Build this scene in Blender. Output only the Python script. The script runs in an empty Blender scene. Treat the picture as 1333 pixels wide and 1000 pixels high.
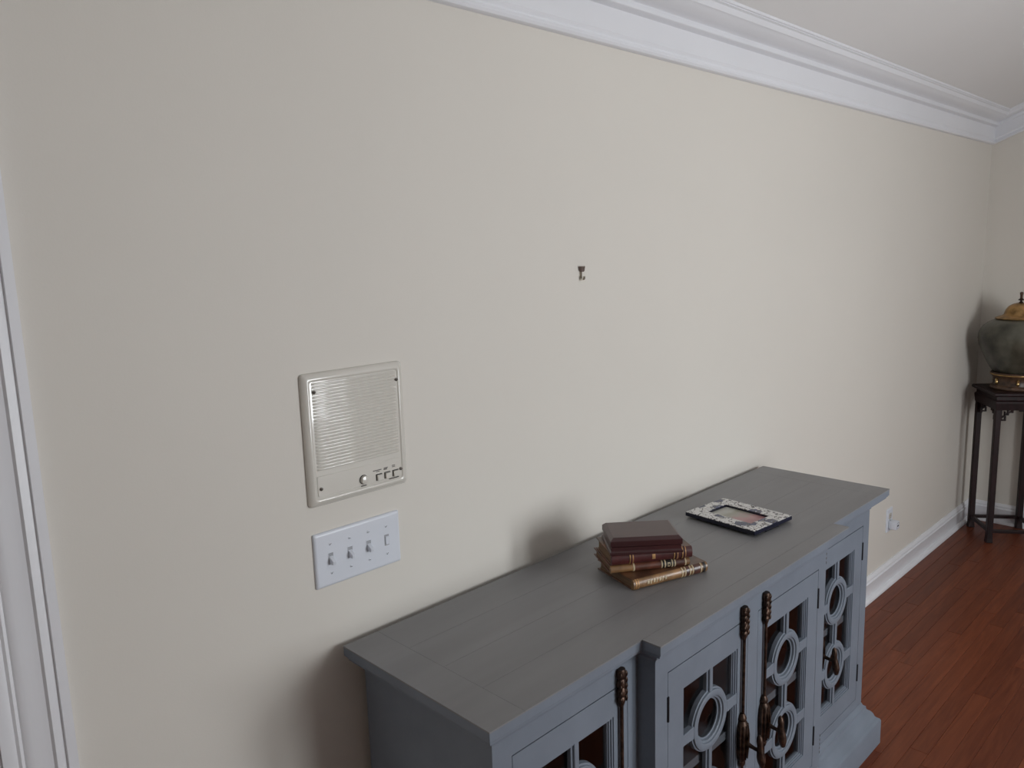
import bpy, bmesh, math, random
from mathutils import Vector, Matrix

random.seed(7)
D = bpy.data
SC = bpy.context.scene
COL = SC.collection
PI = math.pi

# ------------------------------------------------------------------ camera
cam_d = D.cameras.new('camera')
cam = D.objects.new('camera', cam_d)
COL.objects.link(cam)
RIGHT = Vector((0.70844656, -0.70511465, -0.03027879))
UP = Vector((0.13702274, 0.09533104, 0.98596996))
FWD = Vector((0.69233535, 0.70265591, -0.16415369))
M = Matrix.Identity(4)
for i in range(3):
    M[i][0], M[i][1], M[i][2] = RIGHT[i], UP[i], -FWD[i]
M[0][3], M[1][3], M[2][3] = -0.5867, -1.3403, 1.6706
cam.matrix_world = M
cam_d.sensor_fit = 'HORIZONTAL'
cam_d.sensor_width = 36.0
cam_d.lens = 36.0 * 1024.87 / 1333.0
cam_d.clip_start = 0.02
SC.camera = cam

# ------------------------------------------------------------------ world, daylight, exposure
FRONT_Y = -3.3                       # wall with the windows, behind the camera
WINS = [(0.92, 1.52), (1.66, 2.26)]  # the two sashes of the double window
WZ0, WZ1 = 0.55, 2.02
w = D.worlds.new('world')
SC.world = w
w.use_nodes = True
w.node_tree.nodes['Background'].inputs[0].default_value = (0.62, 0.74, 0.95, 1)
w.node_tree.nodes['Background'].inputs[1].default_value = 0.5
for (a, b), en in zip(WINS, (30.0, 48.0)):
    ld = D.lights.new('window_daylight_offscreen', 'AREA')
    ld.shape = 'RECTANGLE'
    ld.size = b - a
    ld.size_y = WZ1 - WZ0
    ld.energy = en
    ld.color = (0.96, 0.98, 1.0)
    lo = D.objects.new('window_daylight_offscreen', ld)
    COL.objects.link(lo)
    lo.location = ((a + b) / 2, FRONT_Y - 0.09, (WZ0 + WZ1) / 2)
    lo.rotation_euler = (PI / 2, 0, 0)      # shines towards +y
CEIL0, PITCH, CROWN_OUT = 2.362, 0.40, 0.10   # vaulted ceiling
vs = SC.view_settings
vs.view_transform = 'Standard'
vs.look = 'None'
vs.exposure = 0.0
vs.gamma = 1.0
vs.use_curve_mapping = False


# ------------------------------------------------------------------ materials
def nt(name):
    m = D.materials.new(name)
    m.use_nodes = True
    n = m.node_tree
    return m, n, n.nodes['Principled BSDF']


def mat(name, c, rough=0.5, metal=0.0, var=0.06, scale=6.0, bump=0.0, bscale=60.0, spec=0.5, stretch=None, coat=0.0, coat_rough=0.12):
    m, n, p = nt(name)
    tc = n.nodes.new('ShaderNodeTexCoord')
    mp = n.nodes.new('ShaderNodeMapping')
    if stretch:
        mp.inputs['Scale'].default_value = stretch
    n.links.new(tc.outputs['Object'], mp.inputs['Vector'])
    nz = n.nodes.new('ShaderNodeTexNoise')
    nz.inputs['Scale'].default_value = scale
    nz.inputs['Detail'].default_value = 5
    n.links.new(mp.outputs[0], nz.inputs['Vector'])
    r = n.nodes.new('ShaderNodeValToRGB')
    lo = [max(0, v * (1 - var * 1.6)) for v in c]
    hi = [min(1, v * (1 + var * 1.6)) for v in c]
    r.color_ramp.elements[0].position = 0.3
    r.color_ramp.elements[1].position = 0.7
    r.color_ramp.elements[0].color = (*lo, 1)
    r.color_ramp.elements[1].color = (*hi, 1)
    n.links.new(nz.outputs['Fac'], r.inputs[0])
    n.links.new(r.outputs[0], p.inputs['Base Color'])
    p.inputs['Roughness'].default_value = rough
    p.inputs['Metallic'].default_value = metal
    p.inputs['Specular IOR Level'].default_value = spec
    p.inputs['Coat Weight'].default_value = coat
    p.inputs['Coat Roughness'].default_value = coat_rough
    if bump:
        nb = n.nodes.new('ShaderNodeTexNoise')
        nb.inputs['Scale'].default_value = bscale
        nb.inputs['Detail'].default_value = 3
        n.links.new(mp.outputs[0], nb.inputs['Vector'])
        b = n.nodes.new('ShaderNodeBump')
        b.inputs['Strength'].default_value = bump
        b.inputs['Distance'].default_value = 0.002
        n.links.new(nb.outputs['Fac'], b.inputs['Height'])
        n.links.new(b.outputs[0], p.inputs['Normal'])
    return m


MAT = {}
MAT['wall'] = mat('cream_wall_paint', (0.72, 0.685, 0.63), 0.6, var=0.012, scale=1.2, bump=0.05, bscale=260, spec=0.3)
MAT['ceiling'] = mat('white_ceiling_paint', (0.80, 0.79, 0.785), 0.75, var=0.01, scale=1.0, spec=0.2)
MAT['trim'] = mat('white_trim_paint', (0.80, 0.805, 0.84), 0.38, var=0.012, scale=3)
MAT['paint'] = mat('blue_grey_cabinet_paint', (0.178, 0.207, 0.252), 0.45, var=0.05, scale=9, bump=0.10, bscale=120)
MAT['paint_top'] = mat('grey_cabinet_top_paint', (0.218, 0.217, 0.224), 0.42, var=0.05, scale=5, bump=0.08, bscale=90, stretch=(0.4, 3, 1))
MAT['inside'] = mat('dark_brown_cabinet_interior', (0.090, 0.074, 0.068), 0.6, var=0.25, scale=8, stretch=(1, 1, 0.2))
MAT['hook_guide'] = mat('brown_hook_metal', (0.17, 0.125, 0.11), 0.4, metal=0.5, var=0.2, scale=90)
MAT['bronze'] = mat('aged_bronze', (0.060, 0.036, 0.026), 0.42, metal=0.75, var=0.5, scale=70)
MAT['hinge'] = mat('black_hinge_metal', (0.012, 0.012, 0.016), 0.5, metal=0.4, var=0.2)
MAT['gold'] = mat('dull_gilt', (0.50, 0.28, 0.12), 0.45, metal=0.35, var=0.2, scale=90)
MAT['ivory'] = mat('ivory_plastic', (0.66, 0.632, 0.575), 0.3, var=0.012, scale=4, coat=1.0, coat_rough=0.04)
MAT['white_plastic'] = mat('white_plastic', (0.70, 0.73, 0.80), 0.3, var=0.012, scale=4)
MAT['well'] = mat('grey_switch_well', (0.34, 0.35, 0.38), 0.5, var=0.02)
MAT['mark'] = mat('dark_printed_marks', (0.06, 0.05, 0.045), 0.7, var=0.1)
MAT['screw'] = mat('screw_metal', (0.22, 0.20, 0.18), 0.3, metal=0.9, var=0.1)
MAT['brass'] = mat('worn_brass', (0.36, 0.215, 0.085), 0.36, metal=0.75, var=0.28, scale=26)
MAT['bright_brass'] = mat('bright_brass', (0.72, 0.52, 0.24), 0.22, metal=1.0, var=0.1, scale=26)
MAT['nickel'] = mat('hook_metal', (0.62, 0.58, 0.50), 0.22, metal=1.0, var=0.1, scale=60)
MAT['jar'] = mat('green_bronze_glaze', (0.074, 0.071, 0.053), 0.36, metal=0.15, var=0.45, scale=9, bump=0.15, bscale=40, coat=0.3)
MAT['rosewood'] = mat('dark_rosewood', (0.016, 0.0055, 0.006), 0.42, var=0.3, scale=14, stretch=(3, 3, 0.5), spec=0.25)
MAT['jarbase'] = mat('carved_brown_base', (0.075, 0.042, 0.026), 0.4, var=0.4, scale=40)
MAT['box'] = mat('maroon_lacquer', (0.046, 0.0125, 0.0135), 0.33, var=0.12, scale=12, stretch=(0.5, 4, 4), coat=0.2)
MAT['tan'] = mat('tan_leather', (0.115, 0.050, 0.024), 0.42, var=0.42, scale=24, bump=0.1, coat=0.25)
MAT['tan_light'] = mat('light_tan_leather', (0.235, 0.125, 0.052), 0.42, var=0.35, scale=26, bump=0.1, coat=0.25)
MAT['brown'] = mat('red_brown_leather', (0.105, 0.036, 0.021), 0.38, var=0.40, scale=30, bump=0.1, coat=0.25)
MAT['oxblood'] = mat('oxblood_leather', (0.072, 0.0155, 0.0155), 0.34, var=0.25, scale=30, bump=0.08, coat=0.3)
MAT['black_label'] = mat('black_title_label', (0.012, 0.010, 0.009), 0.5, var=0.2)
MAT['cream_print'] = mat('cream_tooling', (0.55, 0.44, 0.28), 0.5, var=0.15, scale=60)
MAT['pages'] = mat('aged_page_edges', (0.17, 0.105, 0.062), 0.8, var=0.35, scale=12, stretch=(1, 1, 60))
MAT['navy'] = mat('navy_frame_edge', (0.0065, 0.0075, 0.022), 0.3, var=0.2)
MAT['felt'] = mat('black_felt', (0.012, 0.012, 0.016), 0.9, var=0.2)
MAT['door'] = mat('white_door_paint', (0.74, 0.745, 0.77), 0.4, var=0.012)
MAT['slot_and_shade'] = mat('dark_slot_and_shade', (0.02, 0.02, 0.02), 0.8, var=0.1)  # real slots, and the painted recess shadow at the intercom buttons


def floor_mat():
    m, n, p = nt('reddish_brown_hardwood')
    at = n.nodes.new('ShaderNodeAttribute')
    at.attribute_name = 'tone'
    tc = n.nodes.new('ShaderNodeTexCoord')
    off = n.nodes.new('ShaderNodeVectorMath')
    off.operation = 'MULTIPLY_ADD'
    off.inputs[1].default_value = (1, 1, 1)
    sc = n.nodes.new('ShaderNodeVectorMath')
    sc.operation = 'SCALE'
    sc.inputs['Scale'].default_value = 37.0
    n.links.new(at.outputs['Vector'], sc.inputs[0])
    n.links.new(tc.outputs['Object'], off.inputs[0])
    n.links.new(sc.outputs[0], off.inputs[2])
    mp = n.nodes.new('ShaderNodeMapping')
    mp.inputs['Scale'].default_value = (1.1, 14, 1)
    n.links.new(off.outputs[0], mp.inputs['Vector'])
    nz = n.nodes.new('ShaderNodeTexNoise')
    nz.inputs['Scale'].default_value = 4.0
    nz.inputs['Detail'].default_value = 7
    nz.inputs['Distortion'].default_value = 1.3
    n.links.new(mp.outputs[0], nz.inputs['Vector'])
    r = n.nodes.new('ShaderNodeValToRGB')
    e = r.color_ramp.elements
    e[0].position, e[1].position = 0.25, 0.78
    e[0].color = (0.118, 0.028, 0.0125, 1)
    e[1].color = (0.205, 0.058, 0.0250, 1)
    n.links.new(nz.outputs['Fac'], r.inputs[0])
    mul = n.nodes.new('ShaderNodeMix')
    mul.data_type = 'RGBA'
    mul.blend_type = 'MULTIPLY'
    mul.inputs['Factor'].default_value = 1.0
    n.links.new(r.outputs[0], mul.inputs[6])
    tr = n.nodes.new('ShaderNodeValToRGB')
    e = tr.color_ramp.elements
    e[0].color = (0.80, 0.76, 0.76, 1)
    e[1].color = (1.18, 1.18, 1.14, 1)
    sep = n.nodes.new('ShaderNodeSeparateXYZ')
    n.links.new(at.outputs['Vector'], sep.inputs[0])
    n.links.new(sep.outputs[0], tr.inputs[0])
    n.links.new(tr.outputs[0], mul.inputs[7])
    n.links.new(mul.outputs[2], p.inputs['Base Color'])
    p.inputs['Roughness'].default_value = 0.33
    p.inputs['Specular IOR Level'].default_value = 0.22
    b = n.nodes.new('ShaderNodeBump')
    b.inputs['Strength'].default_value = 0.05
    b.inputs['Distance'].default_value = 0.001
    n.links.new(nz.outputs['Fac'], b.inputs['Height'])
    n.links.new(b.outputs[0], p.inputs['Normal'])
    return m


MAT['floor'] = floor_mat()


def glass_mat(name, tint, glossy, rough=0.02):
    m = D.materials.new(name)
    m.use_nodes = True
    n = m.node_tree
    n.nodes.clear()
    o = n.nodes.new('ShaderNodeOutputMaterial')
    t = n.nodes.new('ShaderNodeBsdfTransparent')
    t.inputs[0].default_value = (*tint, 1)
    g = n.nodes.new('ShaderNodeBsdfGlossy')
    g.inputs['Roughness'].default_value = rough
    f = n.nodes.new('ShaderNodeFresnel')
    f.inputs['IOR'].default_value = glossy
    mx = n.nodes.new('ShaderNodeMixShader')
    ge = n.nodes.new('ShaderNodeNewGeometry')      # reflect once, at the outer face of the pane
    inv = n.nodes.new('ShaderNodeMath')
    inv.operation = 'SUBTRACT'
    inv.inputs[0].default_value = 1.0
    n.links.new(ge.outputs['Backfacing'], inv.inputs[1])
    fm = n.nodes.new('ShaderNodeMath')
    fm.operation = 'MULTIPLY'
    n.links.new(f.outputs[0], fm.inputs[0])
    n.links.new(inv.outputs[0], fm.inputs[1])
    n.links.new(fm.outputs[0], mx.inputs[0])
    n.links.new(t.outputs[0], mx.inputs[1])
    n.links.new(g.outputs[0], mx.inputs[2])
    n.links.new(mx.outputs[0], o.inputs[0])
    return m


MAT['glass'] = glass_mat('cabinet_glass', (0.88, 0.87, 0.86), 1.42)
MAT['window_glass'] = glass_mat('window_glass', (0.97, 0.98, 0.98), 1.2)


def floral_mat():
    # glazed white ground with navy flowers and thin dark stems
    m, n, p = nt('blue_white_floral_glaze')
    tc = n.nodes.new('ShaderNodeTexCoord')
    nz = n.nodes.new('ShaderNodeTexNoise')
    nz.inputs['Scale'].default_value = 55
    nz.inputs['Detail'].default_value = 3
    n.links.new(tc.outputs['Object'], nz.inputs['Vector'])
    ad = n.nodes.new('ShaderNodeMix')
    ad.data_type = 'RGBA'
    ad.blend_type = 'ADD'
    ad.inputs['Factor'].default_value = 0.022
    n.links.new(tc.outputs['Object'], ad.inputs[6])
    n.links.new(nz.outputs['Color'], ad.inputs[7])
    v1 = n.nodes.new('ShaderNodeTexVoronoi')
    v1.inputs['Scale'].default_value = 17
    n.links.new(ad.outputs[2], v1.inputs['Vector'])
    r1 = n.nodes.new('ShaderNodeValToRGB')
    r1.color_ramp.interpolation = 'CONSTANT'
    e = r1.color_ramp.elements
    e[0].position, e[0].color = 0.0, (0.30, 0.30, 0.36, 1)
    e[1].position, e[1].color = 0.07, (0.062, 0.072, 0.135, 1)
    e2 = e.new(0.33)
    e2.color = (0.68, 0.67, 0.66, 1)
    n.links.new(v1.outputs['Distance'], r1.inputs[0])
    v2 = n.nodes.new('ShaderNodeTexVoronoi')
    v2.feature = 'DISTANCE_TO_EDGE'
    v2.inputs['Scale'].default_value = 62
    n.links.new(ad.outputs[2], v2.inputs['Vector'])
    lt = n.nodes.new('ShaderNodeMath')
    lt.operation = 'LESS_THAN'
    lt.inputs[1].default_value = 0.06
    n.links.new(v2.outputs['Distance'], lt.inputs[0])
    gt = n.nodes.new('ShaderNodeMath')
    gt.operation = 'GREATER_THAN'
    gt.inputs[1].default_value = 0.47
    n.links.new(nz.outputs['Fac'], gt.inputs[0])
    an = n.nodes.new('ShaderNodeMath')
    an.operation = 'MULTIPLY'
    n.links.new(lt.outputs[0], an.inputs[0])
    n.links.new(gt.outputs[0], an.inputs[1])
    mx = n.nodes.new('ShaderNodeMix')
    mx.data_type = 'RGBA'
    n.links.new(an.outputs[0], mx.inputs['Factor'])
    n.links.new(r1.outputs[0], mx.inputs[6])
    mx.inputs[7].default_value = (0.035, 0.033, 0.045, 1)
    n.links.new(mx.outputs[2], p.inputs['Base Color'])
    p.inputs['Roughness'].default_value = 0.25
    return m


MAT['floral'] = floral_mat()


def photo_mat():
    # a faded print: beige-green ground with a pink patch towards one end
    m, n, p = nt('faded_photo_print')
    tc = n.nodes.new('ShaderNodeTexCoord')
    nz = n.nodes.new('ShaderNodeTexNoise')
    nz.inputs['Scale'].default_value = 18
    n.links.new(tc.outputs['Object'], nz.inputs['Vector'])
    sep = n.nodes.new('ShaderNodeSeparateXYZ')
    n.links.new(tc.outputs['Object'], sep.inputs[0])
    ad = n.nodes.new('ShaderNodeMath')
    ad.operation = 'MULTIPLY_ADD'
    ad.inputs[1].default_value = 0.09
    n.links.new(nz.outputs['Fac'], ad.inputs[0])
    n.links.new(sep.outputs[1], ad.inputs[2])
    r = n.nodes.new('ShaderNodeValToRGB')
    r.color_ramp.interpolation = 'EASE'
    e = r.color_ramp.elements
    mr = n.nodes.new('ShaderNodeMapRange')
    mr.inputs['From Min'].default_value = -0.02
    mr.inputs['From Max'].default_value = 0.12
    n.links.new(ad.outputs[0], mr.inputs['Value'])
    e[0].position, e[0].color = 0.10, (0.40, 0.20, 0.21, 1)
    e[1].position, e[1].color = 0.62, (0.32, 0.31, 0.25, 1)
    q = e.new(0.34)
    q.color = (0.46, 0.27, 0.27, 1)
    q = e.new(0.46)
    q.color = (0.36, 0.33, 0.29, 1)
    q = e.new(0.85)
    q.color = (0.45, 0.45, 0.41, 1)
    n.links.new(mr.outputs[0], r.inputs[0])
    n.links.new(r.outputs[0], p.inputs['Base Color'])
    p.inputs['Roughness'].default_value = 0.3
    return m


MAT['photo'] = photo_mat()


# ------------------------------------------------------------------ mesh helpers
class MB:
    def __init__(s):
        s.v, s.f = [], []

    def add(s, vs_, fs):
        b = len(s.v)
        s.v += [tuple(v) for v in vs_]
        s.f += [tuple(b + i for i in f) for f in fs]
        return s

    def box(s, x0, x1, y0, y1, z0, z1):
        return s.add([(x0, y0, z0), (x1, y0, z0), (x1, y1, z0), (x0, y1, z0), (x0, y0, z1), (x1, y0, z1), (x1, y1, z1), (x0, y1, z1)],
                     [(3, 2, 1, 0), (4, 5, 6, 7), (0, 1, 5, 4), (1, 2, 6, 5), (2, 3, 7, 6), (3, 0, 4, 7)])

    def frustum(s, b, t, z0, z1):     # b, t = (x0,x1,y0,y1)
        return s.add([(b[0], b[2], z0), (b[1], b[2], z0), (b[1], b[3], z0), (b[0], b[3], z0), (t[0], t[2], z1), (t[1], t[2], z1), (t[1], t[3], z1), (t[0], t[3], z1)],
                     [(3, 2, 1, 0), (4, 5, 6, 7), (0, 1, 5, 4), (1, 2, 6, 5), (2, 3, 7, 6), (3, 0, 4, 7)])

    def stack(s, levels):             # [(x0,x1,y0,y1,z)...] rectangular lofted body
        vs_, fs = [], []
        for (x0, x1, y0, y1, z) in levels:
            vs_ += [(x0, y0, z), (x1, y0, z), (x1, y1, z), (x0, y1, z)]
        n = len(levels)
        fs.append((3, 2, 1, 0))
        for k in range(n - 1):
            for i in range(4):
                j = (i + 1) % 4
                fs.append((4 * k + i, 4 * k + j, 4 * k + 4 + j, 4 * k + 4 + i))
        fs.append(tuple(4 * (n - 1) + i for i in range(4)))
        return s.add(vs_, fs)

    def prism(s, poly, a0, a1, axis='z'):
        n = len(poly)

        def P(p, a):
            return (p[0], p[1], a) if axis == 'z' else ((p[0], a, p[1]) if axis == 'y' else (a, p[0], p[1]))
        vs_ = [P(p, a0) for p in poly] + [P(p, a1) for p in poly]
        fs = [tuple(range(n - 1, -1, -1)), tuple(range(n, 2 * n))]
        fs += [(i, (i + 1) % n, n + (i + 1) % n, n + i) for i in range(n)]
        return s.add(vs_, fs)

    def rframe(s, x0, x1, z0, z1, w, y0, y1, wb=None, wl=None, wr=None):   # rectangular annulus in xz, from y0 to y1
        wb = w if wb is None else wb
        wl = w if wl is None else wl
        wr = w if wr is None else wr
        o = [(x0, z0), (x1, z0), (x1, z1), (x0, z1)]
        i_ = [(x0 + wl, z0 + wb), (x1 - wr, z0 + wb), (x1 - wr, z1 - w), (x0 + wl, z1 - w)]
        vs_ = [(p[0], y0, p[1]) for p in o] + [(p[0], y0, p[1]) for p in i_] + [(p[0], y1, p[1]) for p in o] + [(p[0], y1, p[1]) for p in i_]
        fs = []
        for k in range(4):
            j = (k + 1) % 4
            fs += [(k, j, 4 + j, 4 + k), (8 + k, 12 + k, 12 + j, 8 + j), (k, 8 + k, 8 + j, j), (4 + k, 4 + j, 12 + j, 12 + k)]
        return s.add(vs_, fs)

    def lathe(s, prof, c=(0, 0, 0), seg=32, axis='z', sx=1.0, sy=1.0):
        vs_, fs = [], []
        n = len(prof)
        for k in range(seg):
            a = 2 * PI * k / seg
            for r, h in prof:
                x, y = r * math.cos(a) * sx, r * math.sin(a) * sy
                if axis == 'z':
                    vs_.append((c[0] + x, c[1] + y, c[2] + h))
                elif axis == 'y':
                    vs_.append((c[0] + x, c[1] + h, c[2] + y))
                else:
                    vs_.append((c[0] + h, c[1] + x, c[2] + y))
        for k in range(seg):
            j = (k + 1) % seg
            for i in range(n - 1):
                fs.append((k * n + i, j * n + i, j * n + i + 1, k * n + i + 1))
        fs.append(tuple(k * n for k in range(seg))[::-1])
        fs.append(tuple(k * n + n - 1 for k in range(seg)))
        return s.add(vs_, fs)

    def ring(s, prof, c, seg=40, axis='y'):   # closed profile (r,h) swept around the axis
        vs_, fs = [], []
        n = len(prof)
        for k in range(seg):
            a = 2 * PI * k / seg
            for r, h in prof:
                x, y = r * math.cos(a), r * math.sin(a)
                vs_.append((c[0] + x, c[1] + h, c[2] + y) if axis == 'y' else (c[0] + x, c[1] + y, c[2] + h))
        for k in range(seg):
            j = (k + 1) % seg
            for i in range(n):
                i2 = (i + 1) % n
                fs.append((k * n + i, j * n + i, j * n + i2, k * n + i2))
        return s.add(vs_, fs)

    def tube(s, pts, rads, seg=10):
        pts = [Vector(p) for p in pts]
        if not isinstance(rads, (list, tuple)):
            rads = [rads] * len(pts)
        vs_, fs = [], []
        for k, p in enumerate(pts):
            t = (pts[min(k + 1, len(pts) - 1)] - pts[max(k - 1, 0)]).normalized()
            a = Vector((0, 0, 1)) if abs(t.z) < 0.9 else Vector((1, 0, 0))
            u = t.cross(a).normalized()
            v = t.cross(u)
            for i in range(seg):
                an = 2 * PI * i / seg
                vs_.append(p + rads[k] * (math.cos(an) * u + math.sin(an) * v))
        for k in range(len(pts) - 1):
            for i in range(seg):
                j = (i + 1) % seg
                fs.append((k * seg + i, k * seg + j, (k + 1) * seg + j, (k + 1) * seg + i))
        fs.append(tuple(range(seg)))
        fs.append(tuple((len(pts) - 1) * seg + i for i in range(seg))[::-1])
        return s.add(vs_, fs)

    def sweep(s, prof, path, zf=None):
        """closed profile [(outward, z)] along an open 2-D path; outward is to the right of travel; mitred corners"""
        n = len(prof)
        P = [Vector(p) for p in path]
        nor = []
        for k in range(len(P) - 1):
            d = (P[k + 1] - P[k]).normalized()
            nor.append(Vector((d.y, -d.x)))
        vs_, fs = [], []
        for k, p in enumerate(P):
            if k == 0:
                m = nor[0]
            elif k == len(P) - 1:
                m = nor[-1]
            else:
                m = nor[k - 1] + nor[k]
                m = m / (m.dot(nor[k]))
            for o, z in prof:
                q = p + m * o
                vs_.append((q.x, q.y, z))
        for k in range(len(P) - 1):
            for i in range(n):
                j = (i + 1) % n
                fs.append((k * n + i, (k + 1) * n + i, (k + 1) * n + j, k * n + j))
        fs.append(tuple(range(n)))
        fs.append(tuple((len(P) - 1) * n + i for i in range(n))[::-1])
        return s.add(vs_, fs)

    def build(s, name, material, parent=None, off=(0, 0, 0), bevel=0.0, smooth=False, seg=2, tone=None):
        me = D.meshes.new(name)
        me.from_pydata([(v[0] - off[0], v[1] - off[1], v[2] - off[2]) for v in s.v], [], s.f)
        bm = bmesh.new()
        bm.from_mesh(me)
        bmesh.ops.recalc_face_normals(bm, faces=bm.faces[:])
        if bevel:
            ed = [e for e in bm.edges if len(e.link_faces) == 2 and e.calc_face_angle(0) > 0.5]
            bmesh.ops.bevel(bm, geom=ed, offset=bevel, segments=seg, affect='EDGES', profile=0.5, clamp_overlap=True)
        bm.to_mesh(me)
        bm.free()
        if smooth:
            for p in me.polygons:
                p.use_smooth = True
            me.set_sharp_from_angle(angle=0.7)
            for p in me.polygons:
                if len(p.vertices) > 8:          # flat end caps and plate faces
                    p.use_smooth = False
        if tone is not None:
            at = me.attributes.new('tone', 'FLOAT_VECTOR', 'FACE')
            for d_ in at.data:
                d_.vector = tone
        me.materials.append(MAT[material])
        o = D.objects.new(name, me)
        COL.objects.link(o)
        if parent is not None:
            o.parent = parent
        return o


def tag(o, label, cat, group=None, kind=None):
    o['label'] = label
    o['category'] = cat
    if group:
        o['group'] = group
    if kind:
        o['kind'] = kind
    return o


def empty(name, loc, rz=0.0):
    o = D.objects.new(name, None)
    COL.objects.link(o)
    o.empty_display_size = 0.05
    o.location = loc
    o.rotation_euler = (0, 0, rz)
    return o


def struct(o, label, cat):
    return tag(o, label, cat, kind='structure')


# ------------------------------------------------------------------ room shell
XC = 4.60            # far side wall
XW = -1.7            # near side wall
CZ0, SL = CEIL0, PITCH  # vaulted ceiling: height where the crown meets it, and its pitch
CO = CROWN_OUT
YR = FRONT_Y / 2     # ridge


def ceil_z(y):
    d = -y if y > YR else y - FRONT_Y
    return CZ0 + SL * (d - CO)


# floor: sub-floor, then strip planks lying on it
fb = MB().box(XW, XC, FRONT_Y, 0, -0.08, -0.018).build('floor', 'floor', tone=(0.1, 0.5, 0.3))
struct(fb, 'reddish brown strip hardwood floor below the cream walls', 'floor')
PW = 0.057
y = -0.43 + 8 * PW
row = 0
rest = MB()
rest_t = []
while y > FRONT_Y + 0.001:
    y1 = min(y, 0.0)
    y0 = max(y - PW, FRONT_Y)
    if y1 > y0 + 0.004:
        x = XW - random.random() * 0.8
        while x < XC:
            L = random.uniform(0.55, 1.7)
            a, b = max(x, XW), min(x + L, XC)
            if b - a > 0.01:
                tone = (random.random(), random.random(), random.random())
                g = 0.0003
                m = MB()
                dz = random.uniform(-0.0004, 0.0)
                m.add([(a + g, y0 + g, -0.018), (b - g, y0 + g, -0.018), (b - g, y1 - g, -0.018), (a + g, y1 - g, -0.018),
                       (a + g, y0 + g, -0.0009), (b - g, y0 + g, -0.0009), (b - g, y1 - g, -0.0009), (a + g, y1 - g, -0.0012),
                       (a + g + .0008, y0 + g + .0008, dz), (b - g - .0008, y0 + g + .0008, dz), (b - g - .0008, y1 - g - .0008, dz), (a + g + .0008, y1 - g - .0008, dz)],
                      [(0, 1, 5, 4), (1, 2, 6, 5), (2, 3, 7, 6), (3, 0, 4, 7), (4, 5, 9, 8), (5, 6, 10, 9), (6, 7, 11, 10), (7, 4, 8, 11), (8, 9, 10, 11)])
                if y1 > -1.35 and b > 1.2:
                    m.build('plank', 'floor', fb, tone=tone)
                else:
                    rest.add(m.v, m.f)
                    rest_t += [tone] * len(m.f)
            x += L
    y -= PW
    row += 1
ro = rest.build('far_planks', 'floor', fb, tone=(0, 0, 0))
for d_, t in zip(ro.data.attributes['tone'].data, rest_t):
    d_.vector = t
ro['kind'] = 'stuff'

# walls
wb = MB().prism([(XW - .1, -0.08), (XC + .1, -0.08), (XC + .1, 2.6), (XW - .1, 2.6)], 0.0, 0.1, 'y').build('wall_back', 'wall')
struct(wb, 'long plain cream painted wall behind the blue grey sideboard', 'wall')
gable = [(0.1, -0.08), (0.1, 2.42), (0.0, ceil_z(0) + 0.05), (YR, ceil_z(YR) + 0.05), (FRONT_Y, ceil_z(FRONT_Y) + 0.05), (FRONT_Y - .1, 2.42), (FRONT_Y - .1, -0.08)]
wr = MB().prism(gable, XC, XC + 0.1, 'x').build('wall_right', 'wall')
struct(wr, 'cream end wall behind the dark plant stand and lidded jar', 'wall')
wl = MB().prism(gable, XW - 0.1, XW, 'x').build('wall_left', 'wall')
struct(wl, 'cream end wall facing the plant stand across the room', 'wall')
wf = MB()
wf.box(XW - .1, WINS[0][0], FRONT_Y - .1, FRONT_Y, -.08, 2.6)
wf.box(WINS[0][1], WINS[1][0], FRONT_Y - .1, FRONT_Y, -.08, 2.6)
wf.box(WINS[1][1], XC + .1, FRONT_Y - .1, FRONT_Y, -.08, 2.6)
for a, b in WINS:
    wf.box(a, b, FRONT_Y - .1, FRONT_Y, -.08, WZ0)
    wf.box(a, b, FRONT_Y - .1, FRONT_Y, WZ1, 2.6)
struct(wf.build('wall_front', 'wall'), 'cream wall with two windows opposite the sideboard', 'wall')
cl = MB()
cl.prism([(0.1, ceil_z(0) - 0.04), (YR, ceil_z(YR)), (YR, ceil_z(YR) + .1), (0.1, ceil_z(0) + 0.06)], XW - .1, XC + .1, 'x')


def slope(x0, x1, y0, y1):
    cl.prism([(y0, ceil_z(YR) + SL * (y0 - YR)), (y1, ceil_z(YR) + SL * (y1 - YR)), (y1, ceil_z(YR) + SL * (y1 - YR) + .1), (y0, ceil_z(YR) + SL * (y0 - YR) + .1)], x0, x1, 'x')


slope(XW - .1, XC + .1, FRONT_Y - .1, YR)
struct(cl.build('ceiling', 'ceiling'), 'white ceiling sloping up from the crown moulding', 'ceiling')

# windows in the wall opposite (they light the room)
for k, (a, b) in enumerate(WINS):
    wo = MB()
    wo.rframe(a - .07, b + .07, WZ0 - .07, WZ1 + .07, .075, FRONT_Y, FRONT_Y + .018)
    wo.rframe(a, b, WZ0, WZ1, .035, FRONT_Y - .06, FRONT_Y - .025)
    wo = wo.build('window_%d' % (k + 1), 'trim')
    struct(wo, 'white framed window opposite the sideboard, ' + ('next to the door end' if k == 0 else 'next to the plant stand end'), 'window')
    mu = MB().box(a + .03, b - .03, FRONT_Y - .055, FRONT_Y - .03, (WZ0 + WZ1) / 2 - .018, (WZ0 + WZ1) / 2 + .018)
    mu.build('meeting_rail', 'trim', wo)
    MB().box(a - .09, b + .09, FRONT_Y, FRONT_Y + .05, WZ0 - .025, WZ0).build('window_sill', 'trim', wo, bevel=.003)
    MB().box(a + .02, b - .02, FRONT_Y - .044, FRONT_Y - .041, WZ0 + .02, WZ1 - .02).build('pane', 'window_glass', wo)

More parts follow.
